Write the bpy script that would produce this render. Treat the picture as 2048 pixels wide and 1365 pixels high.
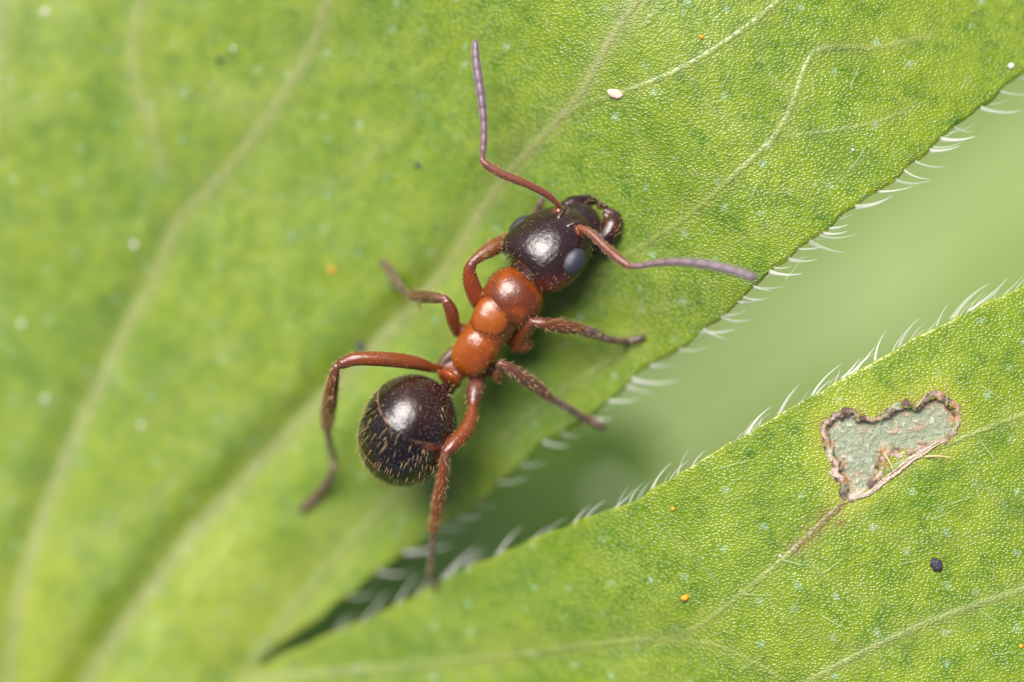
import bpy, bmesh, math, random
import numpy as np
from mathutils import Vector, Matrix, kdtree

for o in list(bpy.data.objects):
    bpy.data.objects.remove(o)
S = bpy.context.scene
COL = S.collection
S.unit_settings.system = 'METRIC'
S.unit_settings.scale_length = 0.001          # one unit is one millimetre (macro scene)
S.unit_settings.length_unit = 'MILLIMETERS'
R = math.radians
CAMZ = 60.0

# ------------------------------------------------------------------ camera, sky, sun, exposure
cam = bpy.data.cameras.new('camera')
cam.lens = 36 * CAMZ / 20.48
cam.sensor_width = 36
cam.clip_start = 1.0
cam.clip_end = 20000
cam.dof.use_dof = True
cam.dof.focus_distance = CAMZ + 0.10
cam.dof.aperture_fstop = 0.0185
camo = bpy.data.objects.new('camera', cam)
camo.location = (0, 0, CAMZ)
COL.objects.link(camo)
S.camera = camo

SUN_EL, SUN_ROT = R(56), R(-28)
W = bpy.data.worlds.new('World')
S.world = W
W.use_nodes = True
nt = W.node_tree
bg = nt.nodes['Background']
sky = nt.nodes.new('ShaderNodeTexSky')
sky.sky_type = 'NISHITA'
sky.sun_disc = False
sky.sun_elevation = SUN_EL
sky.sun_rotation = SUN_ROT
sky.air_density = 1.0
sky.dust_density = 3.0
sky.ozone_density = 0.6
nt.links.new(sky.outputs[0], bg.inputs[0])
bg.inputs[1].default_value = 0.06

sun = bpy.data.lights.new('sun', 'SUN')
sun.energy = 4.1
sun.angle = R(40)
sun.color = (1.0, 0.955, 0.91)
suno = bpy.data.objects.new('sun', sun)
d = Vector((math.sin(SUN_ROT) * math.cos(SUN_EL), math.cos(SUN_ROT) * math.cos(SUN_EL), math.sin(SUN_EL)))
suno.rotation_euler = d.to_track_quat('Z', 'Y').to_euler()
suno.location = d * 80
COL.objects.link(suno)

S.view_settings.view_transform = 'Standard'
S.view_settings.look = 'None'
S.view_settings.gamma = 1
S.view_settings.exposure = 0.85
S.view_settings.use_curve_mapping = False
S.render.engine = 'CYCLES'

random.seed(7)
rng = np.random.default_rng(7)

# ------------------------------------------------------------------ helpers
def P(px, py, z):
    k = (CAMZ - z) / CAMZ
    return Vector(((px - 1024) / 100 * k, (682.5 - py) / 100 * k, z))

def Pn(px, py, z):
    k = (CAMZ - z) / CAMZ
    return np.stack([(px - 1024) / 100 * k, (682.5 - py) / 100 * k, z], -1)

def vnoise(p, scale, seed=0):
    """vectorised value noise, p (N,3) -> 0..1"""
    q = p * scale + seed * 17.31
    i = np.floor(q).astype(np.int64)
    f = q - i
    f = f * f * (3 - 2 * f)
    def h(a, b, c):
        n = (a * 73856093) ^ (b * 19349663) ^ (c * 83492791) ^ (seed * 2654435)
        n = (n ^ (n >> 13)) * 1274126177
        n = n & 0x7fffffff
        n = (n ^ (n >> 16)) & 0xffff
        return n / 65535.0
    r = 0
    for dx in (0, 1):
        for dy in (0, 1):
            for dz in (0, 1):
                w = (f[:, 0] if dx else 1 - f[:, 0]) * (f[:, 1] if dy else 1 - f[:, 1]) * (f[:, 2] if dz else 1 - f[:, 2])
                r = r + w * h(i[:, 0] + dx, i[:, 1] + dy, i[:, 2] + dz)
    return r

def fbm(p, scale, seed=0, octs=3):
    a, s, t = 0, 0, 1.0
    for k in range(octs):
        a = a + t * vnoise(p, scale * 2 ** k, seed + k)
        s += t
        t *= .5
    return a / s

def smooth(a, b, x):
    t = np.clip((x - a) / (b - a), 0, 1)
    return t * t * (3 - 2 * t)

def mesh_np(name, v, f, mat, parent=None, smooth_shade=True, attrs=None, cols=None):
    me = bpy.data.meshes.new(name)
    me.from_pydata([tuple(x) for x in np.asarray(v).tolist()], [], [tuple(x) for x in np.asarray(f).tolist()] if isinstance(f, np.ndarray) else f)
    if attrs:
        for k, a in attrs.items():
            at = me.attributes.new(k, 'FLOAT', 'POINT')
            at.data.foreach_set('value', np.ascontiguousarray(a, dtype=np.float32))
    if cols is not None:
        at = me.color_attributes.new('tint', 'FLOAT_COLOR', 'POINT')
        c = np.ones((len(v), 4), np.float32)
        c[:, :3] = cols
        at.data.foreach_set('color', c.ravel())
    if smooth_shade:
        me.polygons.foreach_set('use_smooth', [True] * len(me.polygons))
    me.materials.append(mat)
    me.update()
    o = bpy.data.objects.new(name, me)
    COL.objects.link(o)
    if parent:
        adopt(o, parent)
    return o

def adopt(o, parent):
    o.parent = parent
    o.matrix_parent_inverse = Matrix.Translation(-parent.location)

def thing(name, label, cat, loc, group=None):
    o = bpy.data.objects.new(name, None)
    o.empty_display_size = .5
    o.location = loc
    COL.objects.link(o)
    return tag(o, label, cat, group)

def tag(o, label, cat, group=None):
    o['label'] = label
    o['category'] = cat
    if group:
        o['group'] = group
    return o

def new_mat(name):
    m = bpy.data.materials.new(name)
    m.use_nodes = True
    n = m.node_tree
    return m, n, n.nodes['Principled BSDF'], n.nodes['Material Output']

def node(n, t, **kw):
    x = n.nodes.new(t)
    for k, v in kw.items():
        setattr(x, k, v)
    return x

def mixc(n, fac, a, b, mode='MIX'):
    x = n.nodes.new('ShaderNodeMix')
    x.data_type = 'RGBA'
    x.blend_type = mode
    for i, v in ((0, fac), (6, a), (7, b)):
        if hasattr(v, 'links') or hasattr(v, 'is_linked'):
            n.links.new(v, x.inputs[i])
        elif isinstance(v, tuple):
            x.inputs[i].default_value = (*v, 1)
        else:
            x.inputs[i].default_value = v
    return x.outputs[2]

def ramp(n, src, lo, hi, a=0.0, b=1.0):
    x = n.nodes.new('ShaderNodeMapRange')
    n.links.new(src, x.inputs[0])
    x.inputs[1].default_value = lo
    x.inputs[2].default_value = hi
    x.inputs[3].default_value = a
    x.inputs[4].default_value = b
    return x.outputs[0]

def noise_tex(n, co, scale, detail=3, rough=.5):
    x = n.nodes.new('ShaderNodeTexNoise')
    x.inputs['Scale'].default_value = scale
    x.inputs['Detail'].default_value = detail
    x.inputs['Roughness'].default_value = rough
    n.links.new(co, x.inputs['Vector'])
    return x.outputs[0]

# ------------------------------------------------------------------ leaf shape (from the photograph's outline)
E1P = [(505, 1345), (560, 1291), (640, 1236), (700, 1196), (745, 1152), (800, 1112), (850, 1078), (900, 1046), (960, 1008), (1000, 964),
       (1045, 928), (1090, 888), (1140, 856), (1200, 820), (1250, 775), (1300, 735), (1370, 692), (1430, 646), (1490, 600),
       (1530, 552), (1570, 518), (1640, 472), (1700, 424), (1750, 384), (1800, 352), (1850, 312), (1900, 264), (1950, 224),
       (2000, 184), (2048, 150), (3400, -690)]
E2P = [(505, 1345), (560, 1311), (640, 1281), (720, 1243), (800, 1207), (880, 1167), (940, 1133), (1000, 1106), (1060, 1081),
       (1120, 1060), (1200, 1026), (1270, 1000), (1330, 966), (1390, 931), (1440, 896), (1500, 861), (1560, 828), (1620, 796),
       (1680, 761), (1740, 725), (1800, 692), (1860, 662), (1930, 626), (2000, 590), (2048, 570), (3400, -170)]
def curve(pts):
    a = np.array(pts, float)
    def f(x):
        x = np.asarray(x, float)
        acc = 0
        for o in (-16, -8, 0, 8, 16):
            acc = acc + np.interp(x + o, a[:, 0], a[:, 1])
        return acc / 5
    return f
_e1, _e2 = curve(E1P), curve(E2P)
def E1(x):
    x = np.asarray(x, float)
    a = smooth(510, 700, x)
    return _e1(x) + a * (4.5 * np.sin(x / 13.0) * np.sin(x / 61) + 3.0 * np.sin(x / 31 + 1) + 1.5 * np.sin(x / 7.3))
def E2(x):
    x = np.asarray(x, float)
    a = smooth(510, 700, x)
    return _e2(x) + a * (2.0 * np.sin(x / 15.0 + 2) * np.sin(x / 55) + 2.5 * np.sin(x / 39 + 1) + 1.0 * np.sin(x / 8.1))

# name: (points, half width px, colour amount, valley depth)
VEINS = [
    ([(1330, -90), (1275, 0), (1215, 90), (1160, 190), (1090, 268), (1000, 368), (940, 460), (890, 540), (800, 640), (720, 722),
      (650, 790), (560, 885), (450, 1000), (370, 1085), (280, 1205), (200, 1320), (120, 1450)], 15, .85, .30),
    ([(690, -90), (655, 0), (620, 100), (560, 200), (500, 282), (430, 370), (355, 445), (320, 540), (260, 640), (190, 790), (130, 920),
      (70, 1080), (38, 1200), (15, 1365), (5, 1460)], 14, .75, .22),
    ([(310, -60), (285, 0), (265, 90), (275, 180), (305, 262), (325, 345)], 13, .6, .15),
    ([(1060, 640), (1130, 590), (1200, 542), (1290, 490), (1380, 430), (1460, 360), (1550, 275), (1590, 200), (1615, 130), (1650, 97),
      (1760, 95), (1860, 70)], 13, .36, .02),
    ([(1090, 268), (1150, 218), (1250, 185), (1370, 135), (1480, 65), (1560, 0), (1600, -60)], 12, .36, .02),
    ([(1550, 275), (1650, 265), (1750, 246), (1830, 214)], 9, .28, .01),
    ([(1000, 880), (1080, 815), (1160, 760), (1225, 718), (1290, 660)], 10, .36, .02),
    ([(480, 1365), (540, 1280), (600, 1200), (680, 1110), (770, 1010), (850, 930)], 18, .5, .15),
    ([(470, 1362), (640, 1348), (800, 1335), (960, 1318), (1130, 1298), (1250, 1284), (1340, 1278)], 14, .4, .05),
    ([(1340, 1278), (1400, 1252), (1455, 1212), (1520, 1160), (1600, 1090), (1690, 1004), (1745, 960), (1850, 905), (1930, 876), (2060, 826), (2150, 800)], 12, .42, .02),
    ([(1340, 1278), (1420, 1290), (1480, 1312), (1540, 1345), (1600, 1395)], 10, .35, .02),
    ([(1560, 1400), (1640, 1352), (1720, 1310), (1820, 1262), (1920, 1222), (2060, 1176), (2150, 1150)], 13, .5, .02),
    ([(-20, 300), (0, 60), (15, -60)], 14, .6, .1),
    # finer side veins that close the network
    ([(1460, 360), (1520, 385), (1600, 380), (1690, 345), (1750, 300)], 8, .2, 0),
    ([(1370, 135), (1400, 190), (1450, 240), (1500, 262), (1550, 275)], 8, .2, 0),
    ([(1250, 185), (1270, 260), (1330, 330), (1400, 350), (1460, 360)], 8, .2, 0),
    ([(1290, 490), (1360, 510), (1440, 500), (1500, 470), (1560, 455)], 8, .2, 0),
    ([(1200, 542), (1230, 590), (1300, 615), (1380, 600)], 8, .2, 0),
    ([(1590, 200), (1540, 150), (1520, 90), (1535, 20)], 8, .2, 0),
    ([(1690, 1004), (1760, 1060), (1850, 1085), (1960, 1070), (2060, 1040)], 8, .2, 0),
    ([(1600, 1090), (1640, 1150), (1710, 1190), (1790, 1215), (1820, 1262)], 8, .2, 0),
    ([(1520, 1160), (1550, 1220), (1620, 1265), (1690, 1290), (1720, 1310)], 8, .2, 0),
    ([(1930, 876), (1960, 960), (2010, 1010), (2060, 1040)], 8, .2, 0),
    ([(1455, 1212), (1420, 1150), (1370, 1100), (1330, 1060)], 8, .2, 0),
    ([(560, 200), (480, 215), (390, 190), (275, 180)], 14, .22, 0),
    ([(430, 370), (540, 400), (650, 370), (760, 300), (830, 220)], 14, .2, 0),
    ([(190, 790), (290, 770), (380, 720), (470, 690)], 15, .2, 0),
    ([(560, 885), (490, 830), (400, 800), (300, 830)], 15, .2, 0),
    ([(70, 1080), (170, 1070), (270, 1020), (340, 960)], 15, .2, 0),
]
def catmull(pts, n):
    p = np.array(pts, float)
    p = np.vstack([2 * p[0] - p[1], p, 2 * p[-1] - p[-2]])
    out = []
    for i in range(1, len(p) - 2):
        t = np.linspace(0, 1, n, endpoint=False)[:, None]
        a, b, c, e = p[i - 1], p[i], p[i + 1], p[i + 2]
        out.append(.5 * ((2 * b) + (-a + c) * t + (2 * a - 5 * b + 4 * c - e) * t ** 2 + (-a + 3 * b - 3 * c + e) * t ** 3))
    out.append(p[-2][None])
    return np.vstack(out)
VPOLY = [(catmull(v[0], 4), *v[1:]) for v in VEINS]

def pdist(x, y, poly):
    """distance of points to a polyline"""
    best = np.full(x.shape, 1e9)
    for (ax, ay), (bx, by) in zip(poly[:-1, :2], poly[1:, :2]):
        dx, dy = bx - ax, by - ay
        L = dx * dx + dy * dy
        t = np.clip(((x - ax) * dx + (y - ay) * dy) / L, 0, 1)
        best = np.minimum(best, (x - ax - t * dx) ** 2 + (y - ay - t * dy) ** 2)
    return np.sqrt(best)

def softp(t, k=1.5):
    return np.logaddexp(0, t * k) / k

def leafz(x, y):
    """height of the blade (mm) under pixel x,y ; focus plane is z = 0"""
    x = np.atleast_1d(np.asarray(x, float)); y = np.atleast_1d(np.asarray(y, float))
    shp = x.shape
    x = x.ravel(); y = y.ravel()
    low = smooth(-10, 30, y - .5 * (E1(x) + E2(x))) * np.clip((x - 500) / 700, 0, 1)
    u = .8 * x - .5 * y + low * 330
    z = -.47 * softp((930 - u) / 100)
    z = -4.3 * np.tanh(-z / 4.3)
    z = z - .30 * softp((u - 1330) / 100) * (1 - .75 * low)
    z = -5.5 * np.tanh(-z / 5.5)
    z = z + .08 * np.sin(x / 210 + 1.3) * np.sin(y / 170 + .4) + .012 * np.sin(x / 83 + y / 120) * np.sin(y / 71 - x / 160)
    for poly, w, c, dep in VPOLY:
        x0, y0 = poly.min(0) - 260; x1, y1 = poly.max(0) + 260
        m = (x > x0) & (x < x1) & (y > y0) & (y < y1)
        if m.any():
            dd = pdist(x[m], y[m], poly)
            z[m] -= dep * smooth(150, 640, y[m]) * np.exp(-(dd / (w * 3.4)) ** 2)
    return z.reshape(shp)

def veinf(x, y):
    v = np.zeros(x.shape)
    for poly, w, c, dep in VPOLY:
        x0, y0 = poly.min(0) - 90; x1, y1 = poly.max(0) + 90
        m = (x > x0) & (x < x1) & (y > y0) & (y < y1)
        if m.any():
            dd = pdist(x[m], y[m], poly)
            v[m] = np.maximum(v[m], c * (.55 * np.exp(-(dd / (w * .6)) ** 2) + .22 * np.exp(-(dd / (w * 2.4)) ** 2)))
    return v

SCAR = np.array([(1641, 862), (1648, 848), (1662, 834), (1684, 818), (1708, 819), (1722, 833), (1747, 833), (1772, 826), (1790, 812), (1810, 806),
        (1832, 809), (1852, 794), (1874, 786), (1898, 796), (1917, 814), (1921, 840), (1912, 865), (1895, 883), (1852, 899), (1818, 908),
        (1798, 914), (1780, 902), (1770, 918), (1766, 944), (1752, 966), (1735, 984), (1706, 999), (1690, 1001), (1680, 976), (1668, 942), (1655, 905)], float)
def scar_sd(x, y):
    poly = np.vstack([SCAR, SCAR[:1]])
    dd = pdist(x, y, poly)
    inside = np.zeros(x.shape, bool)
    for (ax, ay), (bx, by) in zip(poly[:-1], poly[1:]):
        c = ((ay > y) != (by > y)) & (x < (bx - ax) * (y - ay) / (by - ay + 1e-9) + ax)
        inside ^= c
    return np.where(inside, -dd, dd)

# ------------------------------------------------------------------ materials
def make_leaf_mat(name, dark, mid, light, papillae=True, vein=(.30, .285, .12)):
    m, n, b, out = new_mat(name)
    tc = node(n, 'ShaderNodeTexCoord')
    co = tc.outputs['Object']
    n1 = ramp(n, noise_tex(n, co, .42, 3), .36, .64)
    n2 = ramp(n, noise_tex(n, co, 2.6, 4, .6), .36, .66)
    n3 = ramp(n, noise_tex(n, co, 1.25, 3, .55), .40, .66)
    c = mixc(n, n1, mid, light)
    x = node(n, 'ShaderNodeMath', operation='MULTIPLY'); n.links.new(n2, x.inputs[0]); x.inputs[1].default_value = .72
    c = mixc(n, x.outputs[0], c, dark)
    n6 = ramp(n, noise_tex(n, co, 4.6, 4, .65), .50, .68, 0, .75)
    c = mixc(n, n6, c, dark)
    n5 = ramp(n, noise_tex(n, co, 7.5, 3, .6), .48, .68, 0, .6)
    c = mixc(n, n5, c, light)
    x = node(n, 'ShaderNodeMath', operation='MULTIPLY'); n.links.new(n3, x.inputs[0]); x.inputs[1].default_value = .55
    c = mixc(n, x.outputs[0], c, light)
    at = node(n, 'ShaderNodeAttribute', attribute_name='vein')
    nv = ramp(n, noise_tex(n, co, 6, 3), .25, .6, .65, 1.0)
    x = node(n, 'ShaderNodeMath', operation='MULTIPLY'); n.links.new(nv, x.inputs[0]); n.links.new(at.outputs['Fac'], x.inputs[1])
    c = mixc(n, x.outputs[0], c, vein)
    if papillae:
        # waxy pale pores scattered over the blade
        vs = node(n, 'ShaderNodeTexVoronoi', voronoi_dimensions='2D'); vs.inputs['Scale'].default_value = 1.35
        wob = node(n, 'ShaderNodeVectorMath', operation='ADD')
        nz = node(n, 'ShaderNodeTexNoise'); nz.inputs['Scale'].default_value = 9; n.links.new(co, nz.inputs['Vector'])
        sc = node(n, 'ShaderNodeVectorMath', operation='SCALE'); sc.inputs['Scale'].default_value = .16; n.links.new(nz.outputs['Color'], sc.inputs[0])
        n.links.new(co, wob.inputs[0]); n.links.new(sc.outputs[0], wob.inputs[1]); n.links.new(wob.outputs[0], vs.inputs['Vector'])
        sp = ramp(n, vs.outputs['Distance'], .03, .14, .45, 0)
        sepc = node(n, 'ShaderNodeSeparateColor'); n.links.new(vs.outputs['Color'], sepc.inputs[0])
        pick = node(n, 'ShaderNodeMath', operation='MULTIPLY'); n.links.new(sp, pick.inputs[0]); n.links.new(ramp(n, sepc.outputs[0], .35, .9), pick.inputs[1])
        c = mixc(n, pick.outputs[0], c, (.34, .50, .36))
        # stain colour carried by the blade around the scar
        st = node(n, 'ShaderNodeAttribute', attribute_name='stain')
        c = mixc(n, st.outputs['Fac'], c, (.16, .065, .03))
        ye = node(n, 'ShaderNodeAttribute', attribute_name='yellow')
        c = mixc(n, ye.outputs['Fac'], c, (.36, .40, .03))
        vo = node(n, 'ShaderNodeTexVoronoi', voronoi_dimensions='2D', feature='SMOOTH_F1')
        vo.inputs['Scale'].default_value = 14.5
        vo.inputs['Smoothness'].default_value = .25
        vo.inputs['Randomness'].default_value = 1.0
        wn = node(n, 'ShaderNodeTexNoise'); wn.inputs['Scale'].default_value = 1.4; n.links.new(co, wn.inputs['Vector'])
        ws = node(n, 'ShaderNodeVectorMath', operation='SCALE'); ws.inputs['Scale'].default_value = .10; n.links.new(wn.outputs['Color'], ws.inputs[0])
        wa = node(n, 'ShaderNodeVectorMath', operation='ADD'); n.links.new(co, wa.inputs[0]); n.links.new(ws.outputs[0], wa.inputs[1])
        wm = node(n, 'ShaderNodeMapping'); wm.inputs['Scale'].default_value = (.84, 1.25, 1); wm.inputs['Rotation'].default_value = (0, 0, .5); n.links.new(wa.outputs[0], wm.inputs['Vector'])
        n.links.new(wm.outputs[0], vo.inputs['Vector'])
        
        dm = node(n, 'ShaderNodeMapRange', interpolation_type='SMOOTHERSTEP')
        n.links.new(vo.outputs['Distance'], dm.inputs[0])
        dm.inputs[1].default_value = .50; dm.inputs[2].default_value = .04; dm.inputs[3].default_value = 0; dm.inputs[4].default_value = 1
        bp = node(n, 'ShaderNodeBump'); bp.inputs['Strength'].default_value = 1; bp.inputs['Distance'].default_value = .012
        va = ramp(n, at.outputs['Fac'], 0, .6, 1, .85)
        hv = ramp(n, noise_tex(n, co, 1.1, 2), .3, .7, .55, 1.35)
        vh = node(n, 'ShaderNodeMath', operation='MULTIPLY'); n.links.new(hv, vh.inputs[0]); n.links.new(va, vh.inputs[1])
        dv = node(n, 'ShaderNodeMath', operation='MULTIPLY'); n.links.new(dm.outputs[0], dv.inputs[0]); n.links.new(vh.outputs[0], dv.inputs[1])
        n.links.new(dv.outputs[0], bp.inputs['Height'])
        b2 = node(n, 'ShaderNodeBump'); b2.inputs['Strength'].default_value = .5; b2.inputs['Distance'].default_value = .035
        n.links.new(noise_tex(n, co, 3.2, 4, .55), b2.inputs['Height'])
        n.links.new(b2.outputs[0], bp.inputs['Normal'])
        n.links.new(bp.outputs[0], b.inputs['Normal'])
        # papilla tips paler than the cell borders
        pt = ramp(n, vo.outputs['Distance'], .05, .4, .22, 0)
        c = mixc(n, pt, c, (.42, .46, .16))
    n.links.new(c, b.inputs['Base Color'])
    n.links.new(ramp(n, at.outputs['Fac'], 0, .4, .17, .46), b.inputs['Roughness'])
    b.inputs['Specular IOR Level'].default_value = .6
    tr = node(n, 'ShaderNodeBsdfTranslucent')
    n.links.new(c, tr.inputs['Color'])
    mx = node(n, 'ShaderNodeMixShader'); mx.inputs[0].default_value = .22
    n.links.new(b.outputs[0], mx.inputs[1]); n.links.new(tr.outputs[0], mx.inputs[2])
    n.links.new(mx.outputs[0], out.inputs['Surface'])
    return m

M_LEAF = make_leaf_mat('leaf_blade', (.048, .135, .005), (.122, .222, .008), (.225, .305, .017))
M_BG1 = make_leaf_mat('far_leaf_pale', (.12, .225, .06), (.175, .285, .08), (.28, .345, .10), False, (.23, .32, .095))
M_BG2 = make_leaf_mat('far_leaf_deep', (.21, .37, .06), (.28, .46, .08), (.36, .52, .11), False, (.36, .5, .13))

def simple(name, colr, rough=.5, alpha=1.0, spec=.5, bump=None, sss=0):
    m, n, b, out = new_mat(name)
    tc = node(n, 'ShaderNodeTexCoord')
    f = ramp(n, noise_tex(n, tc.outputs['Object'], bump[0] if bump else 8, 3), .3, .7)
    dk = tuple(v * .6 for v in colr)
    n.links.new(mixc(n, f, dk, colr), b.inputs['Base Color'])
    b.inputs['Roughness'].default_value = rough
    b.inputs['Specular IOR Level'].default_value = spec
    b.inputs['Alpha'].default_value = alpha
    if bump:
        bp = node(n, 'ShaderNodeBump'); bp.inputs['Strength'].default_value = .7; bp.inputs['Distance'].default_value = bump[1]
        n.links.new(noise_tex(n, tc.outputs['Object'], bump[0], 4), bp.inputs['Height'])
        n.links.new(bp.outputs[0], b.inputs['Normal'])
    return m
def hair_mat(name, colr, alpha, rough=.22):
    m, n, b, out = new_mat(name)
    b.inputs['Base Color'].default_value = (*colr, 1)
    b.inputs['Roughness'].default_value = rough
    b.inputs['Specular IOR Level'].default_value = .8
    b.inputs['Alpha'].default_value = alpha
    tr = node(n, 'ShaderNodeBsdfTranslucent'); tr.inputs['Color'].default_value = (*colr, 1)
    tp = node(n, 'ShaderNodeBsdfTransparent')
    m2 = node(n, 'ShaderNodeMixShader'); m2.inputs[0].default_value = alpha
    n.links.new(tp.outputs[0], m2.inputs[1]); n.links.new(tr.outputs[0], m2.inputs[2])
    mx = node(n, 'ShaderNodeMixShader'); mx.inputs[0].default_value = .35
    n.links.new(b.outputs[0], mx.inputs[1]); n.links.new(m2.outputs[0], mx.inputs[2])
    n.links.new(mx.outputs[0], out.inputs['Surface'])
    return m
M_HAIR = hair_mat('clear_hair', (.82, .82, .78), .40)
M_HAIRB = hair_mat('glassy_hair', (.74, .76, .70), .24)
M_HAIR2 = hair_mat('faint_hair', (.60, .72, .38), .24)
M_HAIR3 = hair_mat('straw_hair', (.72, .58, .30), .85)

# ------------------------------------------------------------------ the ground far below
gm, n, b, out = new_mat('meadow_ground')
tc = node(n, 'ShaderNodeTexCoord')
f = ramp(n, noise_tex(n, tc.outputs['Object'], .02, 5), .35, .65)
n.links.new(mixc(n, f, (.05, .09, .015), (.14, .20, .04)), b.inputs['Base Color'])
b.inputs['Roughness'].default_value = .8
g = mesh_np('ground', [(-6000, -6000, -150), (6000, -6000, -150), (6000, 6000, -150), (-6000, 6000, -150)], [(0, 1, 2, 3)], gm)
g['kind'] = 'structure'

# ------------------------------------------------------------------ out-of-focus leaves below the gap
def far_leaf(name, label, center, length, width, yaw, tilt_x, tilt_y, mat):
    t = thing(name, label, 'leaf', center, 'leaves below the gap')
    nu, nv = 60, 24
    vs, fs, va = [], [], []
    for i in range(nu + 1):
        s = i / nu
        w = width * (math.sin(math.pi * s ** .8) ** .75 + .004)
        for j in range(nv + 1):
            q = j / nv * 2 - 1
            x = (s - .5) * length
            y = q * w / 2
            z = abs(q) * w * .12 - 6 * (s - .5) ** 2 + .5 * math.sin(s * 40) * abs(q)
            vs.append((x, y, z)); va.append(math.exp(-(q * 9) ** 2))
    for i in range(nu):
        for j in range(nv):
            a = i * (nv + 1) + j
            fs.append((a, a + nv + 1, a + nv + 2, a + 1))
    rot = Matrix.Rotation(yaw, 3, 'Z') @ Matrix.Rotation(tilt_y, 3, 'Y') @ Matrix.Rotation(tilt_x, 3, 'X')
    vv = [rot @ Vector(v) + Vector(center) for v in vs]
    o = mesh_np('blade', vv, fs, mat, t, attrs={'vein': np.array(va)})
    md = o.modifiers.new('thick', 'SOLIDIFY'); md.thickness = .2; md.offset = -1
    mv, mf = [], []
    for i in range(nu + 1):
        s = i / nu
        r = .5 * (1 - s) + .12
        z0 = -6 * (s - .5) ** 2
        for k in range(6):
            a = k / 6 * 2 * math.pi
            mv.append(rot @ Vector(((s - .5) * length, r * math.cos(a), z0 + r * math.sin(a) * .7)) + Vector(center))
    for i in range(nu):
        for k in range(6):
            mf.append((i * 6 + k, i * 6 + (k + 1) % 6, i * 6 + 6 + (k + 1) % 6, i * 6 + 6 + k))
    mesh_np('midrib', mv, mf, mat, t, attrs={'vein': np.full(len(mv), .6)})
    return t
far_leaf('background_leaf', 'pale yellow-green leaf far below the open mouth of the gap', (10, 3, -34), 62, 34, R(35), R(8), R(6), M_BG1)
far_leaf('background_leaf', 'deep green leaf below the narrow closed end of the gap', (-11.5, -9.6, -14), 34, 15, R(25), R(-8), R(6), M_BG2)

# ------------------------------------------------------------------ the leaf
LEAF = thing('leaf', 'large green lobed leaf with hairy margins and pale veins carrying the ant', 'leaf', P(505, 1345, leafz(505, 1345)[0]))
xs = np.concatenate([np.arange(-700, -60, 40), np.arange(-60, 499, 7), np.arange(505, 2110, 5.5), np.arange(2115, 2661, 35)])
NX = len(xs)
e1, e2 = E1(xs), E2(xs)
cut = xs >= 504
e2 = np.where(cut, np.maximum(e2, e1), e1)
s_r = np.clip((xs - 2120) / 530, 0, 1) ** 2
s_l = np.clip((-100 - xs) / 590, 0, 1) ** 2.2
ytop = -450 * (1 - s_r) + (e1 - 6) * s_r
ytop = ytop * (1 - s_l) + 700 * s_l
ybot = 1850 * (1 - s_r) + (e2 + 6) * s_r
ybot = ybot * (1 - s_l) + 1450 * s_l
ya = np.minimum(-30, e1 - 60); ya = np.maximum(ya, ytop * .3 + ya * .7)
yb = np.maximum(1400, e2 + 60); yb = np.minimum(yb, ybot * .3 + yb * .7)
NA, NB, NC, ND = 22, 190, 120, 20
rows_u = np.vstack([ytop + (ya - ytop) * t for t in np.linspace(0, 1, NA, endpoint=False)] + [ya + (e1 - ya) * t for t in np.linspace(0, 1, NB)])
rows_l = np.vstack([e2 + (yb - e2) * t for t in np.linspace(0, 1, NC, endpoint=False)] + [yb + (ybot - yb) * t for t in np.linspace(0, 1, ND)])
NU, NL = rows_u.shape[0], rows_l.shape[0]
Y = np.vstack([rows_u, rows_l]).ravel()
X = np.tile(xs, NU + NL)
idx = np.arange((NU + NL) * NX).reshape(NU + NL, NX).copy()
idx[NU, ~cut] = idx[NU - 1, ~cut]                    # left of the gap both halves share their vertices
def quads(I):
    return np.stack([I[:-1, :-1], I[1:, :-1], I[1:, 1:], I[:-1, 1:]], -1).reshape(-1, 4)
F = np.vstack([quads(idx[:NU]), quads(idx[NU:])])
Z = leafz(X, Y)
box = (X > 1600) & (X < 1970) & (Y > 740) & (Y < 1110)
sd = np.full(X.shape, 999.0)
sd[box] = scar_sd(X[box], Y[box])
fc = sd[F].max(1) < -4
F = F[~fc]
VE = veinf(X, Y)
# rolled, thinner margins
m1 = np.where(Y <= np.interp(X, xs, .5 * (e1 + e2)), np.interp(X, xs, e1) - Y, Y - np.interp(X, xs, e2))
m1 = np.where(X < 504, 999, m1)
Z = Z - np.where(Y > np.interp(X, xs, .5 * (e1 + e2)), .0, .05) * np.exp(-(m1 / 6.0) ** 2)
Q = np.stack([X / 100, Y / 100, X * 0], -1)
st = .85 * np.exp(-np.clip(sd - 2, 0, None) / 11.0) * smooth(.38, .66, fbm(Q, 5, 3))
tail = catmull([(1690, 1003), (1660, 1030), (1625, 1060), (1590, 1095)], 6)
td = np.full(X.shape, 999.0)
bx = (X > 1540) & (X < 1740) & (Y > 970) & (Y < 1130)
td[bx] = pdist(X[bx], Y[bx], tail)
st = np.maximum(st, .75 * np.exp(-(td / 20) ** 2) * smooth(.3, .62, fbm(Q, 5, 5)))
st = np.maximum(st, .95 * np.exp(-(np.hypot((X - 1794) / 26, (Y - 930) / 15) ** 2)))
td2 = np.hypot((X - 1682) / 16, (Y - 1046) / 9)
st = np.maximum(st, .8 * np.exp(-td2 ** 2 * 1.4))
ye = .5 * np.exp(-(m1 / 10.0) ** 2) * smooth(.35, .6, fbm(Q, 3, 9)) + .5 * np.exp(-((sd - 10) / 26) ** 2) * (sd < 200)
ye = ye + .32 * smooth(300, -100, .8 * X - .5 * Y + 150) * smooth(.42, .62, fbm(Q, .45, 12)) * smooth(700, 1200, Y)
blade = mesh_np('blade', Pn(X, Y, Z), F, M_LEAF, LEAF, attrs={'vein': VE, 'stain': np.clip(st, 0, 1), 'yellow': np.clip(ye, 0, 1)})
me = blade.data
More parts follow.
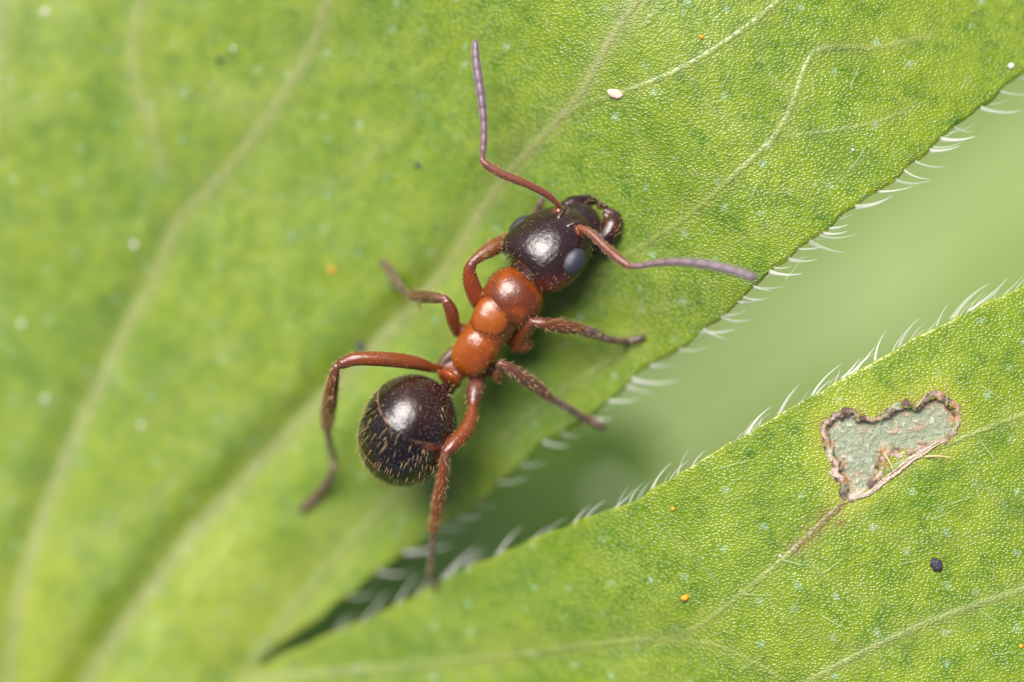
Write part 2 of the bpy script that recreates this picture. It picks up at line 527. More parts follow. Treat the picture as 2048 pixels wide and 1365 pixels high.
bm = bmesh.new(); bm.from_mesh(me)
bmesh.ops.delete(bm, geom=[v for v in bm.verts if not v.link_faces], context='VERTS')
bmesh.ops.recalc_face_normals(bm, faces=bm.faces)
if sum(f.normal.z for f in list(bm.faces)[:200]) < 0:
    bmesh.ops.reverse_faces(bm, faces=bm.faces)
bm.to_mesh(me); bm.free()
md = blade.modifiers.new('thickness', 'SOLIDIFY'); md.thickness = .11; md.offset = -1

# raised vein ridges
for poly, w, c, dep in VPOLY:
    if dep == 0:
        continue                       # the finest veins show as colour only
    pl = catmull([tuple(p) for p in poly[::4]], 14) if len(poly) > 8 else poly
    t = np.gradient(pl, axis=0)
    t /= np.linalg.norm(t, axis=1)[:, None] + 1e-9
    nn = np.stack([-t[:, 1], t[:, 0]], -1)
    L = len(pl)
    fade = np.clip(np.minimum(np.arange(L), L - 1 - np.arange(L)) / 10, 0.05, 1)
    vx, vy, hh = [], [], []
    offs = np.linspace(-1, 1, 9)
    for q in offs:
        vx.append(pl[:, 0] + nn[:, 0] * q * w * .85); vy.append(pl[:, 1] + nn[:, 1] * q * w * .85)
        hh.append((math.cos(q * math.pi / 2) ** 2 * .018 * (w / 18 + .3)) * fade - .004)
    vx = np.stack(vx, 1); vy = np.stack(vy, 1); hh = np.stack(hh, 1)
    zz = leafz(vx, vy) + hh
    V = Pn(vx, vy, zz).reshape(-1, 3)
    I = np.arange(L * 9).reshape(L, 9)
    keep = quads(I)
    ok = np.ones(len(keep), bool)
    mid = V[keep].mean(1)
    gx = vx.ravel()[keep].mean(1); gy = vy.ravel()[keep].mean(1)
    ok &= ~((gx > 520) & (gy > E1(gx) - 8) & (gy < E2(gx) + 8))
    bb = (gx > 1600) & (gx < 1970) & (gy > 740) & (gy < 1010)
    s2 = np.full(gx.shape, 99.); s2[bb] = scar_sd(gx[bb], gy[bb])
    ok &= s2 > 6
    o = mesh_np('vein', V, keep[ok], M_LEAF, LEAF, attrs={'vein': veinf(vx.ravel(), vy.ravel()), 'stain': np.interp(pdist(vx.ravel(), vy.ravel(), tail), [0, 12, 22], [.7, .4, 0])})
    bm = bmesh.new(); bm.from_mesh(o.data)
    bmesh.ops.delete(bm, geom=[v for v in bm.verts if not v.link_faces], context='VERTS')
    for f in bm.faces:
        if f.normal.z < 0:
            f.normal_flip()
    bm.to_mesh(o.data); bm.free()

# scar: thin grey skin left where the blade was eaten, with a crusty brown rim
xx, yy = np.meshgrid(np.arange(1615, 1948, 2.0), np.arange(760, 1028, 2.0))
sx, sy = xx.ravel(), yy.ravel()
q3 = np.stack([sx / 100, sy / 100, sx * 0], -1)
wob = (fbm(q3, 5, 21) - .5) * 20 + (fbm(q3, 18, 22) - .5) * 12
ss = scar_sd(sx, sy) + wob
rim = np.exp(-((ss + 4) / 6.0) ** 2) * smooth(.25, .65, fbm(q3, 5, 27))
inn = smooth(-9, -17, ss)
nz1, nz2, nz3 = fbm(q3, 4, 31), fbm(q3, 14, 32), fbm(q3, 32, 33)
sz = leafz(sx, sy) + .012 * rim * (.3 + 1.4 * nz2) + .06 * rim * (nz3 - .5) - .11 * inn + .05 * inn * (nz2 - .5) + .03 * inn * (nz3 - .5) - .06 * smooth(2, 10, ss)
skin = np.array([.215, .245, .155]); skinl = np.array([.42, .45, .38]); rust = np.array([.33, .15, .055]); brown = np.array([.085, .043, .032]); pink = np.array([.50, .36, .30]); dark = np.array([.04, .022, .022])
c = skin[None] * np.ones((len(sx), 1))
def lay(c, colr, a):
    a = np.clip(a, 0, 1)[:, None]
    return c * (1 - a) + colr[None] * a
c = lay(c, skinl, smooth(.58, .75, nz2) * .8 + smooth(.7, .8, nz3) * .6)
c = lay(c, rust, smooth(.52, .66, fbm(q3, 5, 41)) * .45 * smooth(.35, .6, nz2))
c = lay(c, rust, smooth(-30, -9, ss + 5 * smooth(1800, 1900, sx)) * smooth(.5, .8, nz1 + .2 * nz2) * .9)
c = lay(c, brown, smooth(-24, -7, ss) * smooth(.43, .60, fbm(q3, 6, 43)))
c = lay(c, pink, np.exp(-((ss + 5) / 4) ** 2) * smooth(.35, .6, fbm(q3, 5, 44)) * (.5 + .5 * smooth(1740, 1660, sx) + smooth(870, 960, sy)))
c = lay(c, dark, np.exp(-((ss - 1) / 4) ** 2) * smooth(.50, .68, fbm(q3, 7, 45)))
c = lay(c, np.array([.10, .17, .015]), smooth(3, 8, ss))
ms, n, b, out = new_mat('scar_skin')
at = node(n, 'ShaderNodeAttribute', attribute_name='tint')
n.links.new(at.outputs['Color'], b.inputs['Base Color'])
tc = node(n, 'ShaderNodeTexCoord')
bp = node(n, 'ShaderNodeBump'); bp.inputs['Strength'].default_value = .8; bp.inputs['Distance'].default_value = .04
n.links.new(noise_tex(n, tc.outputs['Object'], 22, 4, .65), bp.inputs['Height'])
n.links.new(bp.outputs[0], b.inputs['Normal'])
b.inputs['Roughness'].default_value = .38
I = np.arange(xx.size).reshape(xx.shape)
fq = quads(I)
fq = fq[ss[fq].min(1) < 9]
sco = mesh_np('scar_patch', Pn(sx, sy, sz), fq[:, ::1], ms, LEAF, cols=c)
sco['label'] = 'dry grey-green scar with crusty brown rim eaten into the leaf'
bm = bmesh.new(); bm.from_mesh(sco.data)
bmesh.ops.delete(bm, geom=[v for v in bm.verts if not v.link_faces], context='VERTS')
for f in bm.faces:
    if f.normal.z < 0:
        f.normal_flip()
bm.to_mesh(sco.data); bm.free()

# torn pale fibres along the lower edge of the scar (the bared vein)
fr = random.Random(11)
fv, ff = [], []
edge = catmull([(1906, 874), (1862, 898), (1826, 918), (1800, 938), (1765, 964), (1736, 986), (1700, 1003)], 8)
for k in range(16):
    i0 = fr.randint(0, len(edge) - 14); i1 = min(len(edge) - 1, i0 + fr.randint(10, 26))
    off = fr.uniform(-5, 5); base = len(fv)
    seg_ = edge[i0:i1]
    for j, (x_, y_) in enumerate(seg_):
        r_ = (.022 + .012 * fr.random()) * (1 - abs(2 * j / (len(seg_) - 1) - 1) ** 3 * .8)
        zc = float(leafz(x_, y_)[0]) + .02 + .012 * math.sin(j * .9 + k)
        cpt = P(x_ + off * .55 + fr.uniform(-.6, .6), y_ + off + fr.uniform(-.6, .6), zc)
        for q in range(5):
            a_ = q / 5 * 2 * math.pi
            fv.append((cpt.x + r_ * .5 * math.cos(a_), cpt.y + r_ * math.cos(a_), cpt.z + r_ * math.sin(a_)))
    for j in range(len(seg_) - 1):
        for q in range(5):
            ff.append((base + j * 5 + q, base + j * 5 + (q + 1) % 5, base + j * 5 + 5 + (q + 1) % 5, base + j * 5 + 5 + q))
fo = mesh_np('scar_fibres', fv, ff, simple('dry_fibre', (.62, .48, .38), .5, bump=(20, .02)), LEAF)
fo['kind'] = 'stuff'

# hairs of the leaf: unit hair meshes along +X, bent towards +Y
def unit_hair(bend, thick, flat):
    vs, fs = [], []
    N, K = 9, 6
    for i in range(N + 1):
        s = i / N
        r = thick * (1 - s) ** .75 * (1 + .35 * math.exp(-(s * 9) ** 2)) + .0012
        cx, cy = s, bend * (s * s - s)
        for k in range(K):
            a = 2 * math.pi * k / K
            vs.append((cx, cy + r * math.cos(a), r * math.sin(a) * flat))
    for i in range(N):
        for k in range(K):
            fs.append((i * K + k, i * K + (k + 1) % K, i * K + K + (k + 1) % K, i * K + K + k))
    fs.append(tuple(range(K - 1, -1, -1))); fs.append(tuple(range(N * K, N * K + K)))
    return vs, fs
HM = {}
def hair(a, bpt, za, zb, bend, mat, thick=.045):
    key = (round(bend, 1), mat.name, thick)
    A, B = P(a[0], a[1], za), P(bpt[0], bpt[1], zb)
    dv = B - A
    if key not in HM:
        vs, fs = unit_hair(key[0], thick, .7)
        o = mesh_np('hair', vs, fs, mat)
        HM[key] = o.data
    else:
        o = bpy.data.objects.new('hair', HM[key])
        COL.objects.link(o)
    L = dv.length
    xa = dv.normalized(); ya_ = Vector((0, 0, 1)).cross(xa).normalized(); za_ = xa.cross(ya_)
    w = min(1.25 / max(L, .3) * .75, 1.5)
    m = Matrix((xa * L, ya_ * L, za_ * L)).transposed().to_4x4()
    m.translation = A
    o.matrix_basis = m
    o.parent = LEAF
    o.matrix_parent_inverse = Matrix.Translation(-LEAF.location)
    return o
H1 = [((2003, 204), (2062, 190)), ((1965, 236), (2042, 221)), ((1912, 283), (1948, 262)), ((1862, 312), (1922, 290)), ((1868, 300), (1930, 282)),
      ((1834, 336), (1890, 333)), ((1794, 364), (1862, 358)), ((1812, 352), (1858, 358)), ((1714, 420), (1790, 390)), ((1662, 458), (1698, 448)),
      ((1642, 474), (1708, 467)), ((1650, 470), (1690, 462)), ((1622, 494), (1686, 506)), ((1580, 524), (1636, 518)), ((1582, 522), (1620, 510)),
      ((1552, 540), (1590, 530)), ((1542, 566), (1607, 547)), ((1510, 580), (1570, 572)), ((1512, 584), (1544, 582)), ((1490, 604), (1532, 600)),
      ((1480, 608), (1522, 596)), ((1446, 634), (1506, 638)), ((1452, 632), (1490, 618)), ((1398, 662), (1476, 657)), ((1410, 664), (1450, 680)),
      ((1362, 698), (1412, 692)), ((1304, 744), (1354, 728)), ((1310, 736), (1350, 710)), ((1267, 772), (1366, 760)), ((1257, 788), (1306, 785)),
      ((1220, 816), (1282, 798)), ((1180, 846), (1230, 836)), ((1126, 868), (1166, 874)), ((1090, 905), (1138, 892)), ((1046, 932), (1094, 924)),
      ((1000, 966), (1064, 952)), ((960, 1016), (1000, 1012)), ((920, 1038), (970, 1028)), ((878, 1072), (936, 1058)), ((812, 1114), (910, 1087)),
      ((760, 1146), (822, 1143)), ((700, 1192), (760, 1182)), ((1600, 500), (1650, 492)), ((1760, 384), (1822, 372)), ((1884, 286), (1958, 272))]
H2 = [((1432, 914), (1494, 858)), ((1496, 872), (1544, 813)), ((1517, 862), (1524, 832)), ((1558, 836), (1602, 766)), ((1574, 828), (1620, 800)),
      ((1621, 803), (1686, 727)), ((1634, 790), (1666, 758)), ((1669, 772), (1681, 736)), ((1700, 752), (1752, 691)), ((1716, 742), (1750, 706)),
      ((1753, 722), (1773, 661)), ((1800, 696), (1842, 634)), ((1819, 688), (1854, 658)), ((1852, 668), (1880, 634)), ((1875, 657), (1898, 606)),
      ((1906, 642), (1982, 566)), ((1922, 634), (1950, 602)), ((1966, 608), (2018, 552)), ((2010, 590), (2050, 546)), ((1940, 622), (1990, 580)),
      ((1384, 940), (1413, 900)), ((1392, 934), (1424, 912)), ((1340, 964), (1378, 922)), ((1304, 984), (1348, 922)), ((1310, 976), (1330, 940)),
      ((1230, 1018), (1273, 974)), ((1173, 1040), (1214, 1000)), ((1150, 1048), (1182, 1010)), ((1090, 1074), (1140, 1034)), ((1055, 1086), (1100, 1050)),
      ((1001, 1108), (1048, 1052)), ((994, 1112), (1030, 1076)), ((938, 1136), (976, 1100)), ((889, 1162), (958, 1092)), ((908, 1152), (944, 1108)),
      ((796, 1210), (842, 1144)), ((834, 1192), (868, 1150)), ((728, 1240), (774, 1181)), ((1262, 1004), (1290, 964)), ((1456, 900), (1486, 862)),
      ((1590, 818), (1622, 776)), ((1686, 758), (1720, 716))]
hr = random.Random(3)
for k, (a, bb) in enumerate(H1):
    za = float(leafz(a[0], min(a[1], float(E1(a[0])) - 6))[0]) - .05
    ay = min(a[1], float(E1(a[0])) + 1)
    hair((a[0] - 4, ay), (bb[0] + hr.uniform(-4, 8), bb[1]), za, za + hr.uniform(-.25, .15), hr.choice([.3, .3, .2, .4]), hr.choice([M_HAIR, M_HAIR, M_HAIRB]), hr.choice([.036, .05, .066]))
for k, (a, bb) in enumerate(H2):
    ay = max(a[1], float(E2(a[0])) - 1)
    za = float(leafz(a[0], float(E2(a[0])) + 6)[0]) - .05
    hair((a[0] - 3, ay + 1), bb, za, za + hr.uniform(-.25, .15), hr.choice([-.3, -.2, -.3, .1]), hr.choice([M_HAIR, M_HAIRB, M_HAIRB]), hr.choice([.03, .042, .054]))
# more, finer hairs from the same bases, and hairs standing on margins just outside those traced
for k in range(32):
    x = hr.uniform(700, 2090)
    y = float(E1(x)) - 2
    za = float(leafz(x, y - 6)[0]) - .06
    L = hr.uniform(28, 70); an = R(hr.uniform(-2, 38))
    hair((x, y), (x + L * math.cos(an), y - L * math.sin(an)), za, za + hr.uniform(-.35, .0), hr.choice([.3, .2]), M_HAIRB, .026)
for k in range(30):
    x = hr.uniform(640, 2090)
    y = float(E2(x)) + 2
    za = float(leafz(x, y + 6)[0]) - .06
    L = hr.uniform(24, 66); an = R(hr.uniform(36, 70))
    hair((x, y), (x + L * math.cos(an), y - L * math.sin(an)), za, za + hr.uniform(-.35, .0), hr.choice([-.3, -.2]), M_HAIRB, .026)
# appressed hairs lying on the blade
for a, bb in [((1440, 938), (1516, 918)), ((1462, 962), (1500, 948)), ((1130, 790), (1136, 730)), ((1165, 780), (1200, 720)), ((1270, 640), (1300, 580)),
              ((1380, 690), (1416, 640)), ((1360, 450), (1366, 380)), ((1570, 560), (1610, 500)), ((1500, 400), (1528, 330)), ((1100, 200), (1070, 170)),
              ((1560, 1118), (1625, 1130)), ((1480, 1188), (1546, 1190)), ((1800, 1130), (1850, 1118)), ((1640, 1150), (1700, 1100)), ((1870, 880), (1920, 850)),
              ((1985, 1310), (2040, 1300)), ((1960, 1220), (2010, 1250)), ((1880, 1262), (1920, 1262)), ((1900, 1010), (1960, 990)), ((1960, 880), (2000, 930)),
              ((1960, 770), (2010, 800)), ((1740, 880), (1772, 820)), ((1580, 1230), (1610, 1180)), ((1640, 1230), (1700, 1260)), ((1860, 1040), (1920, 1010)),
              ((1480, 1340), (1530, 1310)), ((1700, 340), (1740, 280)), ((1440, 180), (1470, 120)), ((1700, 180), (1730, 110)), ((1330, 60), (1350, 10))]:
    hair(a, bb, leafz(*a)[0] + .0, leafz(*bb)[0] + .16, hr.choice([-.1, .1, .2]), M_HAIR2, .026)
for a, bb in [((1832, 815), (1862, 766)), ((1893, 812), (1888, 766)), ((1718, 836), (1724, 800)), ((1768, 908), (1790, 952)), ((1850, 914), (1912, 918)), ((1664, 924), (1674, 912))]:
    hair(a, bb, leafz(*a)[0] + .02, leafz(*bb)[0] + .3, hr.choice([-.2, .2]), M_HAIR3, .04)

# ------------------------------------------------------------------ the ant
def sr(r, g, b_):
    f = lambda v: ((v / 255 + .055) / 1.055) ** 2.4 if v > 10 else v / 255 / 12.92
    return np.array([f(r), f(g), f(b_)])
HEADC = sr(36, 21, 20); BLACK = sr(22, 13, 10); RED = sr(134, 65, 14); REDD = sr(108, 46, 14); BRN = sr(84, 44, 26); GRB = sr(84, 58, 44)
FEM = sr(112, 54, 18); TIB = sr(94, 50, 26); TAR = sr(78, 58, 48); SCAPE = sr(106, 56, 36); FUN = sr(104, 86, 98); AMB = sr(142, 74, 14)
SV, SF, SC, SP, SA = [], [], [], [], []     # shell vertices, faces, colours, part id, axis
PARTS = []
def add_shell(v, f, c, part, axis):
    base = sum(len(x) for x in SV)
    SV.append(np.asarray(v, float)); SF.extend([tuple(i + base for i in q) for q in f])
    c = np.asarray(c, float)
    SC.append(np.tile(c, (len(v), 1)) if c.ndim == 1 else c)
    if part not in PARTS:
        PARTS.append(part)
    SP.append(np.full(len(v), PARTS.index(part)))
    ax = np.asarray(axis, float)
    SA.append(np.tile(ax, (len(v), 1)) if ax.ndim == 1 else ax)

def loft(centers, radii, frames, cols, part, seg=20, axis=None):
    v, f = [], []
    N = len(centers)
    for i in range(N):
        u, w = frames[i]
        for k in range(seg):
            a = 2 * math.pi * k / seg
            v.append(centers[i] + u * radii[i][0] * math.cos(a) + w * radii[i][1] * math.sin(a))
    for i in range(N - 1):
        for k in range(seg):
            f.append((i * seg + k, i * seg + (k + 1) % seg, i * seg + seg + (k + 1) % seg, i * seg + seg + k))
    f.append(tuple(range(seg - 1, -1, -1))); f.append(tuple(range((N - 1) * seg, N * seg)))
    cc = np.repeat(np.asarray(cols), seg, axis=0)
    ax = np.repeat(np.asarray(axis), seg, axis=0)
    add_shell(np.array(v), f, cc, part, ax)

def tube(pts, cols, part, n=7, bumps=0, bamp=.0, seg=20):
    """pts: (px, py, z, r mm); cols: one colour or one per point"""
    a = np.array(pts, float)
    cols = np.asarray(cols, float)
    if cols.ndim == 1:
        cols = np.tile(cols, (len(a), 1))
    full = catmull(np.hstack([a, cols]), n)
    C = Pn(full[:, 0], full[:, 1], full[:, 2]); r = np.clip(full[:, 3], .02, None); cl = np.clip(full[:, 4:7], 0, 1)
    if bumps:
        t = np.linspace(0, bumps, len(r))
        jn = np.abs(np.sin(t * math.pi)) ** .5
        r = r * (1 + bamp * (jn - .6))
        cl = cl * (.55 + .5 * jn)[:, None]
    T = np.gradient(C, axis=0); T /= np.linalg.norm(T, axis=1)[:, None]
    # round end caps
    k = np.array([0.02, .35, .65, .87])
    c0 = [C[0] - T[0] * r[0] * math.sqrt(1 - q * q) for q in k]; c1 = [C[-1] + T[-1] * r[-1] * math.sqrt(1 - q * q) for q in k[::-1]]
    C2 = np.vstack([c0, C, c1]); r2 = np.concatenate([r[0] * k, r, r[-1] * k[::-1]])
    T2 = np.vstack([np.tile(T[0], (4, 1)), T, np.tile(T[-1], (4, 1))]); cl2 = np.vstack([np.tile(cl[0], (4, 1)), cl, np.tile(cl[-1], (4, 1))])
    fr = []
    for t in T2:
        h = np.array([0, 0, 1.0]) if abs(t[2]) < .9 else np.array([1.0, 0, 0])
        u = np.cross(t, h); u /= np.linalg.norm(u)
        fr.append((u, np.cross(u, t)))
    loft(C2, [(q, q) for q in r2], fr, cl2, part, seg, T2)

def ellipsoid(c, axes, radii, colfun, part, axis, nu=44, nv=28, power=1.0):
    """axes: 3 unit vectors; colfun(local unit pos (N,3)) -> colours"""
    v, f = [], []
    for j in range(nv + 1):
        th = math.pi * j / nv
        for i in range(nu):
            ph = 2 * math.pi * i / nu
            v.append((math.sin(th) * math.cos(ph), math.sin(th) * math.sin(ph), math.cos(th)))
    for j in range(nv):
        for i in range(nu):
            f.append((j * nu + i, (j + 1) * nu + i, (j + 1) * nu + (i + 1) % nu, j * nu + (i + 1) % nu))
    v = np.array(v)
    w = np.sign(v) * np.abs(v) ** power
    A = np.array([list(x) for x in axes])
    pos = np.array(list(c)) + (w * np.array(radii)) @ A
    cc = colfun(v) if callable(colfun) else colfun
    add_shell(pos, f, cc, part, np.array(list(axis)))

UP = np.array([0, 0, 1.0])
def unit(v):
    v = np.asarray(v, float)
    return v / np.linalg.norm(v)

# --- thorax
tax = unit((.505, .865, .02))                # towards the head
tl = unit(np.cross(UP, tax)); tu = np.cross(tax, tl)
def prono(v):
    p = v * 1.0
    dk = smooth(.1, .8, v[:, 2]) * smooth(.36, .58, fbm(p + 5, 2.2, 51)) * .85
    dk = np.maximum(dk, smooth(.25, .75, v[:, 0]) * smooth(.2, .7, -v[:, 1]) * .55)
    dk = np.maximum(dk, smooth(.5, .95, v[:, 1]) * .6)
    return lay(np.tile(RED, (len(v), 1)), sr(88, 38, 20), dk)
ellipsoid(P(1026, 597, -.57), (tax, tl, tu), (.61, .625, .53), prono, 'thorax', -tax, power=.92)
# collar lip at the front of the pronotum
lip = []
for k in range(15):
    a = R(-84 + 168 * k / 14)
    cpos = np.array(P(1026, 597, -.57)) + tax * (.60 * math.cos(a) * .92 + .03) + tl * .60 * math.sin(a)
    lip.append(cpos)
def tube3(pts3, radii, cols, part, n=6, seg=16, **kw):
    px = []
    for p, r in zip(pts3, radii):
        kf = (CAMZ - p[2]) / CAMZ
        px.append((p[0] * 100 / kf + 1024, 682.5 - p[1] * 100 / kf, p[2], r))
    tube(px, cols, part, n, seg=seg, **kw)
tube3([p + UP * -.10 for p in lip], [.045 + .03 * math.sin(math.pi * k / 14) for k in range(15)], sr(80, 38, 28), 'thorax', 3)
tube([(1052, 566, -.6, .2), (1075, 545, -.55, .18)], REDD, 'thorax')
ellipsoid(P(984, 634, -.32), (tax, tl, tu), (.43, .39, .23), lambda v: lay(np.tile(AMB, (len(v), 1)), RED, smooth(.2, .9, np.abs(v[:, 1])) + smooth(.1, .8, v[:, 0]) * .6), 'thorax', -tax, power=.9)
ellipsoid(P(1002, 632, -.95), (tax, tl, tu), (.62, .46, .45), REDD, 'thorax', -tax)
TRUNK = len(SV)
tube([(1024, 600, -.72, .54), (1002, 628, -.66, .49), (984, 652, -.64, .455), (968, 676, -.66, .445), (956, 696, -.67, .45), (944, 724, -.78, .35)], [REDD, REDD, REDD, RED, RED, RED], 'thorax', seg=28)
pax = unit((.505, .865, .30))
pl_ = unit(np.cross(UP, pax)); pu_ = np.cross(pax, pl_)
PROPO = len(SV)
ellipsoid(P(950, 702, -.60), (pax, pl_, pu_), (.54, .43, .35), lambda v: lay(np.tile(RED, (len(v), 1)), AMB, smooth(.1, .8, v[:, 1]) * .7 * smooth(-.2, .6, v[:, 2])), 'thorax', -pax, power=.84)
ellipsoid(P(955, 700, -1.05), (pax, pl_, pu_), (.55, .42, .38), REDD, 'thorax', -pax)
tube([(918, 700, -1.0, .14), (900, 712, -1.0, .13), (887, 725, -1.0, .11), (882, 738, -1.0, .09)], [REDD, GRB, GRB, BRN], 'coxa')
# thoracic ridge bumps
ellipsoid(P(967, 664, -.36), (tax, tl, tu), (.07, .12, .07), sr(130, 60, 20), 'thorax', -tax, 16, 10)
# --- petiole with its upright scale
tube([(925, 738, -.95, .15), (905, 760, -.95, .17), (893, 782, -.85, .15), (880, 795, -.75, .14)], [REDD, RED, REDD, sr(60, 26, 16)], 'petiole')
qx = unit((.55, .83, -.25)); ql = unit(np.cross(UP, qx)); qu = np.cross(qx, ql)
ellipsoid(P(899, 758, -.60), (qx, ql, qu), (.13, .27, .42), lambda v: lay(np.tile(RED, (len(v), 1)), sr(120, 40, 14), smooth(.0, .8, v[:, 1])), 'petiole', -qx, 28, 20)
# --- gaster
gax = unit((-.55, -.837, 0)); gn = unit(np.array([-.55 * .82, -.837 * .82, -.57]))
gl = unit(np.cross(UP, gax))
GC = np.array(P(815, 861, -.62))
g2 = unit((-.36, -.93, -.10)); gl2 = unit(np.cross(UP, g2)); gu2 = np.cross(g2, gl2)
ellipsoid(GC, (g2, gl2, gu2), (1.165, .965, .98), BLACK, 'gaster', g2, 64, 40, .985)
tube([(866, 805, -.70, .42), (884, 788, -.72, .2)], sr(26, 13, 10), 'gaster')
# --- head
hf = unit((.75, .66, -.30)); hl0 = unit(np.cross(UP, hf)); hu0 = np.cross(hf, hl0)
rho = R(22)
hu = hu0 * math.cos(rho) + hl0 * math.sin(rho)
hl = hl0 * math.cos(rho) - hu0 * math.sin(rho)
HC = np.array(P(1106, 491, -.50))
def H(x, y, z):
    return HC + hf * x + hl * y + hu * z
prof = [(-.845, .10, .06, -.02), (-.838, .42, .24, -.02), (-.815, .60, .35, -.01), (-.76, .72, .44, 0), (-.62, .805, .53, 0), (-.42, .84, .60, .0), (-.18, .855, .63, .0),
        (.08, .81, .625, .0), (.32, .73, .59, -.01), (.52, .645, .54, -.03), (.70, .56, .47, -.06), (.84, .50, .38, -.10), (.93, .40, .26, -.14), (.975, .28, .15, -.17), (.985, .1, .05, -.17)]
pr = catmull(prof, 3)
cc = []
for q in pr:
    cc.append(HEADC)
cen = [H(q[0], 0, q[3]) for q in pr]
base_n = sum(len(x) for x in SV)
loft(np.array(cen), [(max(q[1], .03), max(q[2], .02)) for q in pr], [(hl, hu)] * len(pr), np.array(cc), 'head', 44, np.tile(-hf, (len(pr), 1)))
hv = SV[-1]
loc = np.stack([(hv - HC) @ hf, (hv - HC) @ hl, (hv - HC) @ hu], -1)
redz = smooth(-.15, -.6, loc[:, 1]) * smooth(.1, -.55, loc[:, 0]) * smooth(.45, .0, loc[:, 2])
SC[-1] = lay(SC[-1], sr(96, 36, 12), redz * .9)
SC[-1] = lay(SC[-1], sr(60, 30, 22), smooth(.3, .75, loc[:, 0]) * smooth(0, -.5, loc[:, 1]) * .7)
# clypeus, frontal ridges, antennal sockets
ellipsoid(H(.80, 0, .06), (hf, hl, hu), (.34, .44, .27), HEADC, 'head', -hf, 32, 20)
for sgn in (1, -1):
    tube3([H(.34, sgn * .14, .545), H(.50, sgn * .19, .52), H(.62, sgn * .27, .43)], [.05, .06, .04], sr(50, 30, 30), 'head')
    tube3([H(.47, sgn * .30, .43), H(.55, sgn * .38, .39)], [.085, .06], sr(110, 50, 24), 'head')
# mandibles
MAN = sr(36, 20, 18); MANT = sr(62, 28, 18)
tube([(1124, 418, -.72, .14), (1148, 405, -.78, .14), (1176, 401, -.86, .115), (1198, 404, -.9, .095), (1213, 411, -.9, .075), (1222, 422, -.86, .05)], [MAN, MAN, MAN, MAN, MANT, MANT], 'mandible')
tube([(1196, 494, -.72, .16), (1213, 474, -.72, .21), (1224, 453, -.74, .22), (1228, 437, -.78, .18), (1221, 424, -.8, .11), (1212, 416, -.82, .05)], [MAN, MAN, MANT, MAN, MANT, MANT], 'mandible')
for (x, y, dx, dy) in [(1212, 446, -9, -5), (1215, 434, -9, -6), (1215, 425, -8, -6), (1211, 456, -8, -2), (1206, 411, 1, 9), (1196, 407, 0, 8)]:
    tube([(x + 4, y + 2, -.74, .06), (x + dx * .5, y + dy * .5, -.75, .045), (x + dx, y + dy, -.76, .025)], MANT, 'mandible', 4, seg=10)
# mouthparts under the clypeus
tube([(1190, 425, -1.0, .12), (1200, 440, -1.05, .1), (1198, 455, -1.0, .1)], MAN, 'mandible')
# palp tip below left eye side comes from the fore tarsus (see leg)

# --- antennae
def antenna(scape, fun, nb):
    tube(scape, [sr(116, 48, 17)] + [SCAPE] * (len(scape) - 1), 'scape')
    n = len(fun)
    cl = [sr(108, 64, 48)] + [lay(np.array([SCAPE]), FUN, np.array([min(1, .45 + k / n)]))[0] for k in range(1, n)]
    tube(fun, cl, 'funiculus', 16, nb, .20)
a0 = H(.50, .33, .40); a1 = H(.50, -.33, .42)
antenna([(1118, 411, -.28, .055), (1092, 388, -.10, .075), (1050, 367, .05, .082), (1005, 349, .12, .090), (975, 331, .15, .088), (964, 321, .16, .065)],
        [(964, 320, .16, .045), (966, 300, .16, .065), (968, 265, .14, .068), (966, 225, .12, .076), (961, 185, .10, .084), (955, 145, .08, .086), (951, 110, .05, .078), (951, 84, .02, .06)], 11)
antenna([(1160, 457, -.10, .075), (1180, 466, .02, .085), (1208, 492, .20, .09), (1235, 516, .38, .095), (1256, 531, .48, .08)],
        [(1258, 532, .48, .055), (1280, 532, .55, .06), (1310, 527, .65, .065), (1350, 524, .8, .075), (1395, 527, .95, .085), (1440, 535, 1.1, .09), (1480, 546, 1.22, .09), (1508, 557, 1.3, .08)], 11)

# --- legs
def lz(x, y, up=.04):
    if x > 520 and E1(x) - 3 < y < E2(x) + 3:
        y = float(E1(x)) - 4 if y - E1(x) < E2(x) - y else float(E2(x)) + 4
    return float(leafz(x, y)[0]) + up
def leg(coxa, femur, tibia, tarsus, fc=FEM, tc_=TIB, spur=None):
    femur, tibia, tarsus = [[(p[0], p[1], p[2], p[3] * g_) for p in q] for q, g_ in ((femur, .98), (tibia, 1.06), (tarsus, 1.2))]
    if coxa:
        tube(coxa, REDD, 'coxa')
    tube(femur, [fc] * (len(femur) - 1) + [sr(98, 48, 34)], 'femur')
    tube(tibia, [sr(104, 62, 48)] + [tc_] * (len(tibia) - 1), 'tibia')
    tube(tarsus, [lay(np.array([tc_]), TAR, np.array([.6]))[0]] + [TAR] * (len(tarsus) - 1), 'tarsus', 10, 5, .22, 14)
    x, y, z, r = tarsus[-1]; x2, y2 = tarsus[-2][:2]
    dx, dy = (x - x2), (y - y2); L = math.hypot(dx, dy); dx /= L; dy /= L
    for s in (1, -1):   # claws
        tube([(x, y, z, .03), (x + dx * 6 - dy * s * 5, y + dy * 6 + dx * s * 5, z + .02, .025), (x + dx * 9 - dy * s * 8, y + dy * 9 + dx * s * 8, z - .05, .02)], TAR, 'claw', 4, seg=8)
    if spur:
        tube(spur, sr(150, 100, 50), 'claw', 4, seg=8)
